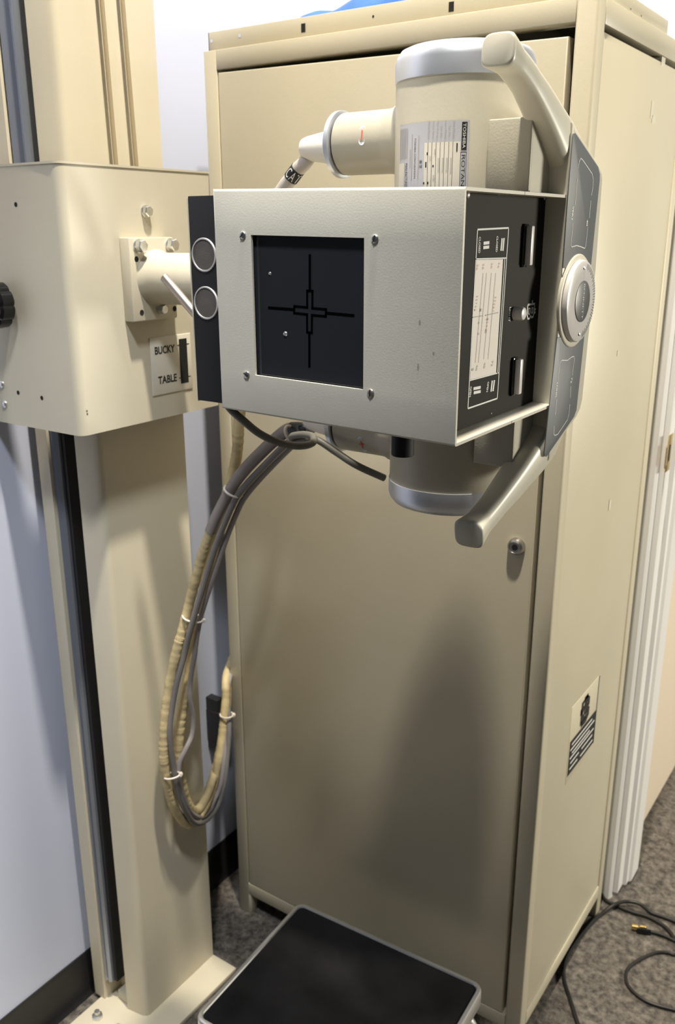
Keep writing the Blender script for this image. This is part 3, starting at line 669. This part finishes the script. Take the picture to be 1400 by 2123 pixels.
# grips: lofted rounded sections
def grip(path, radii):
    P = catmull([Vector((xc, *K(px, py, .745))) for px, py, xc in path], 7); n = len(P); rings = []
    for i, p in enumerate(P):
        d = (P[min(i+1, n-1)]-P[max(i-1, 0)]).normalized(); s = Vector((1, 0, 0)); t = d.cross(s).normalized(); s = t.cross(d)
        f = i/(n-1)*(len(radii)-1); k = min(int(f), len(radii)-2); g = f-k
        a = radii[k][0]*(1-g)+radii[k+1][0]*g; c = radii[k][1]*(1-g)+radii[k+1][1]*g; ring = []
        for q in range(28):
            an = 2*math.pi*q/28; ca, sa = math.cos(an), math.sin(an); ex = .52
            ring.append(bm.verts.new(p+t*(a*math.copysign(abs(ca)**ex, ca))+s*(c*math.copysign(abs(sa)**ex, sa))))
        rings.append(ring)
    # rounded end
    d = (P[-1]-P[-2]).normalized(); cen = P[-1]
    for sc_, of in ((.95, .0016), (.86, .0022)):
        rings.append([bm.verts.new(cen+(v.co-cen)*sc_+d*of) for v in rings[n-1]])
    fc = []
    for a, c in zip(rings, rings[1:]):
        for q in range(28): fc.append(bm.faces.new([a[q], a[(q+1) % 28], c[(q+1) % 28], c[q]]))
    fc.append(bm.faces.new(rings[-1])); fc.append(bm.faces.new(rings[0][::-1]))
    bmesh.ops.recalc_face_normals(bm, faces=fc)
grip([(1182, 395, .744), (1164, 318, .744), (1132, 243, .744), (1092, 172, .745), (1058, 128, .746), (1030, 104, .747)],
     [(.030, .021), (.027, .020), (.0185, .0170), (.0132, .0145), (.0128, .0142), (.0160, .0172)])
grip([(1150, 830, .744), (1118, 915, .744), (1072, 985, .744), (1024, 1046, .745), (992, 1083, .746), (969, 1106, .747)],
     [(.030, .021), (.027, .020), (.0185, .0170), (.0132, .0145), (.0128, .0142), (.0165, .0172)])
obj('bar_casting', bm, castc, hd, ang=50)
# grey legend panels
PXp = HX+.0008
def panel(pts):
    bm = newbm(); prism(bm, [K(*q, PXp) for q in pts], 'x', HX-.0005, PXp, .0004); return obj('legend_panel', bm, greyp, hd, label='grey legend panel with thin white line art')
up_ = panel([(1188.5, 283), (1190, 277), (1194, 276), (1241, 346), (1244.5, 360), (1244, 375), (1226.5, 548), (1222, 556), (1168, 556), (1179.5, 395)])
lo_ = panel([(1156, 700), (1213, 690), (1204, 775), (1196, 850), (1191, 864), (1134, 947), (1129.5, 946), (1129, 940), (1137, 868)])
X = PXp+.0003
QK = lambda px, py: bp(px, py, 'x', X)
bm = newbm()
def pl_(pts, wd=.0009): strip(bm, [QK(*q) for q in pts], wd, (1, 0, 0))
pl_([(1199.5, 349), (1201.5, 335), (1205, 328), (1209, 332), (1228, 360), (1230.5, 372), (1230, 385), (1227, 405)]); pl_([(1225.5, 416), (1222.5, 452)])
pl_([(1197.5, 370), (1193, 425)]); pl_([(1188.5, 462), (1184, 508), (1186, 512), (1196, 509), (1206, 512), (1213, 515), (1215, 509), (1219, 471)])
def vt(bm, s, p0, p1, hgt):
    a, c = QK(*p0), QK(*p1); text(bm, s, plane_fn(a, c-a, (0, hgt, 0)), .02)
vt(bm, 'VERT', (1187.5, 427), (1184.5, 458), .0048); vt(bm, '40', (1217, 455), (1216, 469), .0048)
obj('legend_lines', bm, whitep, up_)
bm = newbm()
pl_([(1157, 790), (1161, 752), (1165, 747), (1177, 747), (1186, 740), (1190.5, 739), (1191, 745), (1187, 778)]); pl_([(1155, 828), (1151.5, 860)]); pl_([(1149.5, 882), (1148.5, 900), (1151, 903), (1157, 900), (1177, 870), (1180, 858), (1182, 838)]); pl_([(1184, 800), (1182.5, 825)])
vt(bm, 'LONG', (1154.5, 794), (1151.5, 824), .0048); vt(bm, '72', (1184.5, 783), (1183, 795), .0048)
obj('legend_lines', bm, whitep, lo_)
# dial
dc = bp(1194, 624, 'x', HX); DY, DZ = dc.y-.004, dc.z
bm = newbm(); lathe(bm, (HX-.001, DY, DZ), (1, 0, 0), [(.0545, 0), (.0545, .0025), (.0535, .0035), (.0505, .0040)], 72); obj('dial_boss', bm, castc, hd)
bm = newbm(); lathe(bm, (HX+.0027, DY, DZ), (1, 0, 0), [(.0480, 0), (.0478, .0040), (.0468, .0058), (.0440, .0066), (.0340, .0068), (.0245, .0068)], 72); dl = obj('angle_dial', bm, dialm, hd, label='round clear plastic dial with dark centre')
bm = newbm(); lathe(bm, (HX+.0027, DY, DZ), (1, 0, 0), [(.0240, .0060), (.0240, .0076), (.0228, .0080), (0, .0080)], 48); obj('dial_hub', bm, dkgrey, dl)
bm = newbm(); lathe(bm, (HX+.0042, DY, DZ), (1, 0, 0), [(.0455, 0), (.0455, .0008), (.0, .0008)], 64); obj('dial_plate', bm, dialb, dl)
bm = newbm(); XX = HX+.0027+.0082
text(bm, 'BENNETT', plane_fn((XX, DY-.002, DZ+.0205), (0, 0, -.041), (0, .0042, 0))); obj('hub_lettering', bm, greyd, dl)
bm = newbm()
for k in range(-17, 18):
    a = math.radians(k*4.6); r0, r1 = (.0385 if k % 2 else .0365), .0440
    c0 = Vector((HX+.0027+.0069, DY+r0*math.cos(a), DZ+r0*math.sin(a))); c1 = Vector((HX+.0027+.0069, DY+r1*math.cos(a), DZ+r1*math.sin(a)))
    strip(bm, [c0, c1], .0009, (1, 0, 0))
obj('dial_ticks', bm, dkgrey, dl)
for sgn in (1, -1):
    bm = newbm(); lathe(bm, (HX+.0094, DY-.002, DZ+sgn*.0385), (1, 0, 0), [(.0022, 0), (.0018, .0014), (0, .0019)], 14); obj('dial_screw', bm, screwm, dl)

# ------------------------------------------------------------------ cables
def PV(seq):      # (px, py, axis, value)
    return [bp(*q) for q in seq]
sr = lambda z: Vector((tx-.17-.0065-.045, TY, z-.002))
# lower high-tension hose
lowp = [sr(1.2485)]+PV([(634, 889, 'y', -.247), (600, 890, 'y', -.247), (571, 911, 'y', -.247), (543, 937, 'y', -.247), (511, 970, 'y', -.25), (486, 1002, 'y', -.245), (468, 1034, 'y', -.24), (448, 1074, 'y', -.238),
    (437, 1101, 'y', -.237), (420, 1150, 'y', -.237), (405.5, 1201, 'y', -.24), (391.5, 1256, 'y', -.243), (377, 1313, 'x', .122), (370, 1336, 'x', .118), (356.5, 1394, 'x', .109), (345, 1465, 'x', .102), (339.5, 1536, 'x', .098), (340.5, 1583, 'x', .096), (348, 1630, 'x', .093), (364, 1680, 'x', .089), (387, 1706, 'x', .083), (405, 1702, 'x', .076),
    (424, 1674, 'x', .064), (442, 1630, 'y', -.095), (454, 1571, 'y', -.075), (462, 1512, 'y', -.055), (468, 1453, 'y', -.035), (469, 1405, 'y', -.01), (481, 1365, 'y', .08)])
ht = thing('high_tension_hose', 'thick grey hose wrapped in yellowed tape, looping low beside the column', 'cable', lowp[0])
bm = newbm(); tube(bm, lowp[:9]+[lowp[9]], .0098, 14); obj('grey_sleeve', bm, hosem, ht)
bm = newbm(); tube(bm, lowp[9:], .0088, 14, 18, jitter=.055); obj('tape_wrap', bm, tapem, ht, label='yellowed tape wrapping')
# upper high-tension hose with band
upp = [sr(1.6115)]+PV([(636, 333, 'y', -.247), (617, 352, 'y', -.247), (603, 371, 'y', -.246), (588, 391, 'y', -.246), (560, 440, 'y', -.246), (528, 560, 'y', -.245), (508, 740, 'y', -.235), (496, 868, 'y', -.225), (492, 935, 'y', -.22), (482, 985, 'y', -.215), (455, 1085, 'y', -.21), (430, 1190, 'y', -.207), (405, 1310, 'y', -.205), (388, 1418, 'x', .105), (378, 1477, 'x', .095), (372, 1524, 'x', .09), (371, 1565, 'x', .088), (377, 1620, 'x', .085), (390, 1668, 'x', .08), (408, 1681, 'x', .072), (426, 1655, 'x', .056), (444, 1605, 'y', -.085), (459, 1540, 'y', -.06), (470, 1470, 'y', -.03), (473, 1410, 'y', 0), (484, 1370, 'y', .08)])
uh = thing('high_tension_hose', 'thick pale hose with black lettered band, rising to the upper socket', 'cable', upp[0])
bm = newbm(); tube(bm, upp[:8], .0098, 14); obj('pale_sleeve', bm, hoseup, uh)
bm = newbm(); tube(bm, upp[7:], .0090, 14, 18, jitter=.055); obj('tape_wrap', bm, tapem, uh)
ba, bb = bp(618.5, 350, 'y', -.247), bp(603.5, 370, 'y', -.246); dd = (bb-ba).normalized()
bm = newbm(); lathe(bm, ba, dd, [(.0101, 0), (.0103, .0004), (.0103, (bb-ba).length), (.0101, (bb-ba).length+.0003)], 32); bnd = obj('marker_band', bm, ink, uh, label='black band with white letters')
view = (CAM-(ba+bb)/2); view = (view-dd*view.dot(dd)).normalized(); sd = dd.cross(view).normalized()
if sd.dot(RT) < 0: sd = -sd
Lb = (bb-ba).length
bm = newbm()
for i, ch in enumerate('CAT'):
    def fnc(u, v, i=i):
        t = -1.05+i*.78+u*.62; r_ = .0106
        return ba+dd*(Lb*(.9-.8*v))+(sd*math.sin(t)+view*math.cos(t))*r_
    text(bm, ch, fnc)
obj('band_lettering', bm, whitep, bnd)
# thin cables
c1 = PV([(640, 884, 'y', -.25), (618, 902, 'y', -.25), (586, 928, 'y', -.25), (546, 968, 'y', -.248), (511, 1005, 'y', -.245), (489, 1034, 'y', -.243), (468.5, 1079, 'y', -.243), (449, 1127, 'y', -.243), (432, 1179, 'y', -.245), (414, 1239, 'y', -.25), (394.5, 1307, 'y', -.255), (382, 1359, 'x', .128), (366, 1418, 'x', .118), (355.5, 1477, 'x', .112), (352, 1524, 'x', .110), (359, 1583, 'x', .108), (369, 1637, 'x', .106), (385, 1681, 'x', .101), (404, 1706, 'x', .09), (428, 1700, 'x', .07), (450, 1672, 'y', -.11), (464, 1629, 'y', -.085), (471, 1571, 'y', -.065), (475, 1512, 'y', -.05), (473, 1455, 'y', -.03), (475, 1405, 'y', 0), (486, 1362, 'y', .09)])
bm = newbm(); tube(bm, c1, .0054, 10); tag(obj('control_cable', bm, cabl), 'thin dark grey cable running down along the taped hose', 'cable')
c2 = PV([(652, 889, 'y', -.235), (620, 912, 'y', -.235), (575, 955, 'y', -.232), (530, 1003, 'y', -.23), (505, 1035, 'y', -.23), (491, 1063, 'y', -.23), (473, 1107, 'y', -.23), (453, 1164, 'y', -.232), (434, 1221, 'y', -.235), (415, 1284, 'y', -.235), (406, 1336, 'y', -.235), (403.5, 1360, 'y', -.235), (395.5, 1406, 'y', -.235), (394, 1446, 'x', .114), (400.5, 1488, 'x', .111), (398, 1524, 'x', .109), (385, 1554, 'x', .107), (372, 1583, 'x', .104), (373, 1625, 'x', .104), (388, 1672, 'x', .098), (405, 1692, 'x', .085), (425, 1690, 'x', .07), (446, 1655, 'y', -.112), (458, 1625, 'y', -.09), (465, 1570, 'y', -.07), (470, 1512, 'y', -.05), (470, 1455, 'y', -.03), (478, 1400, 'y', 0), (488, 1360, 'y', .09)])
bm = newbm(); tube(bm, c2, .0048, 10); tag(obj('control_cable', bm, mat('mauve_grey_cable', (.30, .27, .27, 1), .5)), 'thin paler grey cable bowing out to the right of the bundle', 'cable')
# looped cable under the collimator
c3_ = PV([(470, 838, 'y', -.44), (482, 852, 'y', -.44), (506, 873, 'y', -.435), (537, 898, 'y', -.42), (574, 916, 'y', -.40), (609, 924, 'y', -.375), (636, 923, 'y', -.355), (650, 916, 'y', -.335), (648, 905, 'y', -.315), (628, 901, 'y', -.305), (606, 905, 'y', -.300), (612, 915, 'y', -.295), (640, 910, 'y', -.295), (660, 913, 'y', -.295), (695, 936, 'y', -.29), (740, 965, 'y', -.285), (797, 991, 'y', -.252)])
bm = newbm(); tube(bm, c3_, .0050, 12); tag(obj('looped_cable', bm, cabl_d), 'short dark grey cable looping under the grey-cream box to the lower cap', 'cable')
# clip on lower hose
bm = newbm(); p = bp(622, 888, 'y', -.2575); lathe(bm, p+Vector((0, .004, 0)), (.3, -1, .1), [(.0075, 0), (.0075, .003), (.0042, .003), (.0042, .001)], 20); obj('clamp_eyelet', bm, screwm, ht)
bm = newbm(); cyl(bm, bp(642, 890, 'y', -.247), bp(604, 889.5, 'y', -.247), .0106, 20, .001); obj('rubber_collar', bm, black, ht)
# cable ties
def tie(px, py, yv, rx, direction, head, parent, lab_=None):
    p = bp(px, py, 'y', yv); d = Vector(direction).normalized(); u, v, d = frame_of(d)
    side_ = RT-d*RT.dot(d); side_.normalize(); dep = d.cross(side_)
    pts = [p+side_*(rx*math.cos(t*math.pi/9))+dep*(.0125*math.sin(t*math.pi/9)) for t in range(19)]
    bm = newbm(); tube(bm, pts, .0018, 8, 2)
    if head:
        hp = p+side_*(rx+.001); lathe(bm, hp-dep*.004, dep, [(.0035, 0), (.0042, .002), (.0042, .006), (.0035, .008)], 10)
    obj('cable_tie', bm, tiem, parent)
tie(484, 1019, -.243, .0155, (.5, 0, .8), False, ht)
tie(400, 1281, -.243, .0180, (.3, 0, .95), True, ht)
tie(357, 1608, -.284, .0150, (-.2, 0, 1), True, ht)
tie(418, 1697, -.165, .0150, (.9, 0.1, .1), True, ht)
tie(470, 1482, -.045, .0135, (.05, 0, 1), True, ht)
tie(604, 899, -.262, .0125, (.8, 0, .5), False, ht)
# black bracket behind the bundle on the wall
bm = newbm(); box(bm, -.107, -.072, .032, .052, .375, .505, .002); box(bm, -.107, -.064, .030, .054, .40, .475, .003)
tag(obj('wall_bracket', bm, black), 'small black bracket on the wall behind the hose bundle', 'bracket')

# ------------------------------------------------------------------ step stool
SZ = .236
a, b_, c_ = [bp(*q, 'z', SZ) for q in ((621, 1867), (1006, 2042), (411, 2116))]
e1 = (b_-a); e2 = (c_-a); Lx, Ly = e1.length, e2.length; ux = e1.normalized(); uy = (e2-ux*e2.dot(ux)).normalized()
stool = thing('step_stool', 'low step stool with black ribbed top edged in chrome', 'stool', (a+e1*.5+e2*.5)*1.0-Vector((0, 0, SZ)))
def SP(u, v, z): q = a+ux*u+uy*v; return Vector((q.x, q.y, z))
def rrect(o, r):
    pts = []
    for (cx_, cy_, a0) in ((Lx-r, Ly-r, 0), (r, Ly-r, 90), (r, r, 180), (Lx-r, r, 270)):
        pts += [(min(max(x, o), Lx-o), min(max(y, o), Ly-o)) for x, y in arc2((cx_, cy_), r-o, a0, a0+90, 5)]
    return pts
def ringed(levels, close_top=False):
    bm = newbm(); rings = [[bm.verts.new(SP(x, y, z)) for x, y in rrect(o, r)] for o, z, r in levels]
    fc = []
    for p_, q_ in zip(rings, rings[1:]):
        n = len(p_)
        for i in range(n): fc.append(bm.faces.new([p_[i], p_[(i+1) % n], q_[(i+1) % n], q_[i]]))
    if close_top: fc.append(bm.faces.new(rings[-1]))
    bmesh.ops.recalc_face_normals(bm, faces=fc); return bm
obj('chrome_band', ringed([(.002, SZ-.034, .02), (0, SZ-.030, .02), (0, SZ-.004, .02), (.0015, SZ-.001, .02), (.0035, SZ, .02), (.0080, SZ, .02), (.0095, SZ-.003, .02)]), chrome, stool, label='chrome edge band')
obj('rubber_top', ringed([(.0100, SZ-.006, .02), (.0096, SZ-.0025, .02), (.013, SZ-.0018, .02)], True), rubber, stool)
bm = newbm(); n_ = rrect(.004, .02); bm.faces.new([bm.verts.new(SP(x, y, SZ-.030)) for x, y in n_]); bm.faces.new([bm.verts.new(SP(x, y, SZ-.02)) for x, y in n_]); obj('under_pan', bm, black, stool)
for (u, v, du, dv) in ((Lx-.03, .045, .045, -.012), (Lx-.03, Ly-.045, .045, .012), (.03, .045, -.035, -.012), (.03, Ly-.045, -.035, .012)):
    bm = newbm(); z1 = SZ-.030
    tube(bm, [SP(u-du*.6, v, z1), SP(u, v, z1-.006), SP(u+du*.55, v+dv*.5, z1-.035), SP(u+du*.9, v+dv*.9, z1-.10), SP(u+du, v+dv, .022)], .0115, 16)
    lg = obj('leg', bm, chrome, stool)
    bm = newbm(); q = SP(u+du, v+dv, 0); lathe(bm, q, (0, 0, 1), [(.015, 0), (.015, .018), (.0128, .03)], 20); obj('rubber_foot', bm, black, lg)

# ------------------------------------------------------------------ floor cables
def fl(pts, r, z=None): return [bp(px, py, 'z', r+.001) for px, py in pts]
bm = newbm(); tube(bm, fl([(1245, 1850), (1256, 1866), (1274, 1875), (1290, 1883), (1314, 1892), (1342, 1900), (1365, 1912), (1383, 1925), (1397, 1943), (1412, 1968)], .0042), .0042, 8)
tag(obj('floor_cable', bm, wirec), 'black floor cable curving from behind the cabinet foot to the right', 'cable')
pts = fl([(1215, 2160), (1199, 2123), (1182, 2070), (1170, 2030), (1172, 1995), (1190, 1960), (1225, 1915), (1250, 1893), (1275, 1882), (1300, 1876), (1325, 1881), (1350, 1892), (1375, 1901), (1402, 1911), (1440, 1925)], .0042)
for i in (8, 9, 10): pts[i].z += .0095
bm = newbm(); tube(bm, pts, .0042, 8); tag(obj('floor_cable', bm, wirec), 'black floor cable running along the cabinet side then crossing to the right', 'cable')
pts = fl([(1440, 1965), (1402, 1979), (1385, 1975), (1362, 1975), (1332, 1987), (1306, 2004), (1298, 2020), (1302, 2042), (1320, 2062), (1350, 2080), (1400, 2094), (1440, 2100)], .0034)
bm = newbm(); tube(bm, pts, .0034, 8); tag(obj('floor_cable', bm, wirec), 'thin black cable lying in an open loop on the carpet', 'cable')
pc = thing('plug_cable', 'black cable ending in two gold plugs on the carpet', 'cable', bp(1350, 1932, 'z', 0))
bm = newbm(); q = fl([(1335, 1929), (1350, 1932), (1372, 1938), (1400, 1951), (1440, 1975)], .004); tube(bm, q, .0038, 8); obj('cord', bm, wirec, pc)
bm = newbm(); p0, p1 = bp(1320, 1928, 'z', .007), bp(1350, 1933, 'z', .006); cyl(bm, p0, p1, .0058, 14, .001); obj('plug_body', bm, bakelite, pc)
for (px, py) in ((1318, 1922), (1335, 1922.5)):
    p = bp(px, py, 'z', .011); bm = newbm(); cyl(bm, p+Vector((-.008, -.003, 0)), p+Vector((.006, .002, 0)), .0058 if px < 1320 else .0042, 16, .001); obj('plug_tip', bm, gold, pc)

# ------------------------------------------------------------------ strike plate and wall cable
sp = thing('strike_plate', 'brass strike plate with dark latch slot on the white door jamb', 'strike plate', (.715, .55, 1.09))
JX = .714
z0 = bp(1380, 975, 'x', JX).z; z1 = bp(1388, 908, 'x', JX).z
ys = bp(1382, 945, 'x', JX).y
bm = newbm(); box(bm, JX, JX+.0014, ys+.000, ys+.032, z0-.004, z1+.006, .0004)
prism(bm, [(JX+.0014, ys+.002), (JX+.0014, ys-.016), (JX+.0065, ys-.032), (JX+.0078, ys-.031), (JX+.003, ys-.015), (JX+.003, ys+.002)], 'z', z0+.012, z1-.012)
obj('plate', bm, brass, sp)
bm = newbm(); quad(bm, (JX+.0016, ys+.009, z0+.017), (JX+.0016, ys+.021, z0+.017), (JX+.0016, ys+.021, z1-.015), (JX+.0016, ys+.009, z1-.015)); obj('latch_slot', bm, hole, sp)
p0, p1 = bp(1391, -5, 'y', .524), bp(1374, 46, 'y', .524)
bm = newbm(); tube(bm, [p0+(p0-p1)*6, p0, (p0+p1)/2+Vector((.002, 0, 0)), p1, p1+(p1-p0)*3], .0055, 10); tag(obj('wall_cable', bm, cabl), 'grey cable running down the blue back wall beside the cabinet top', 'cable')
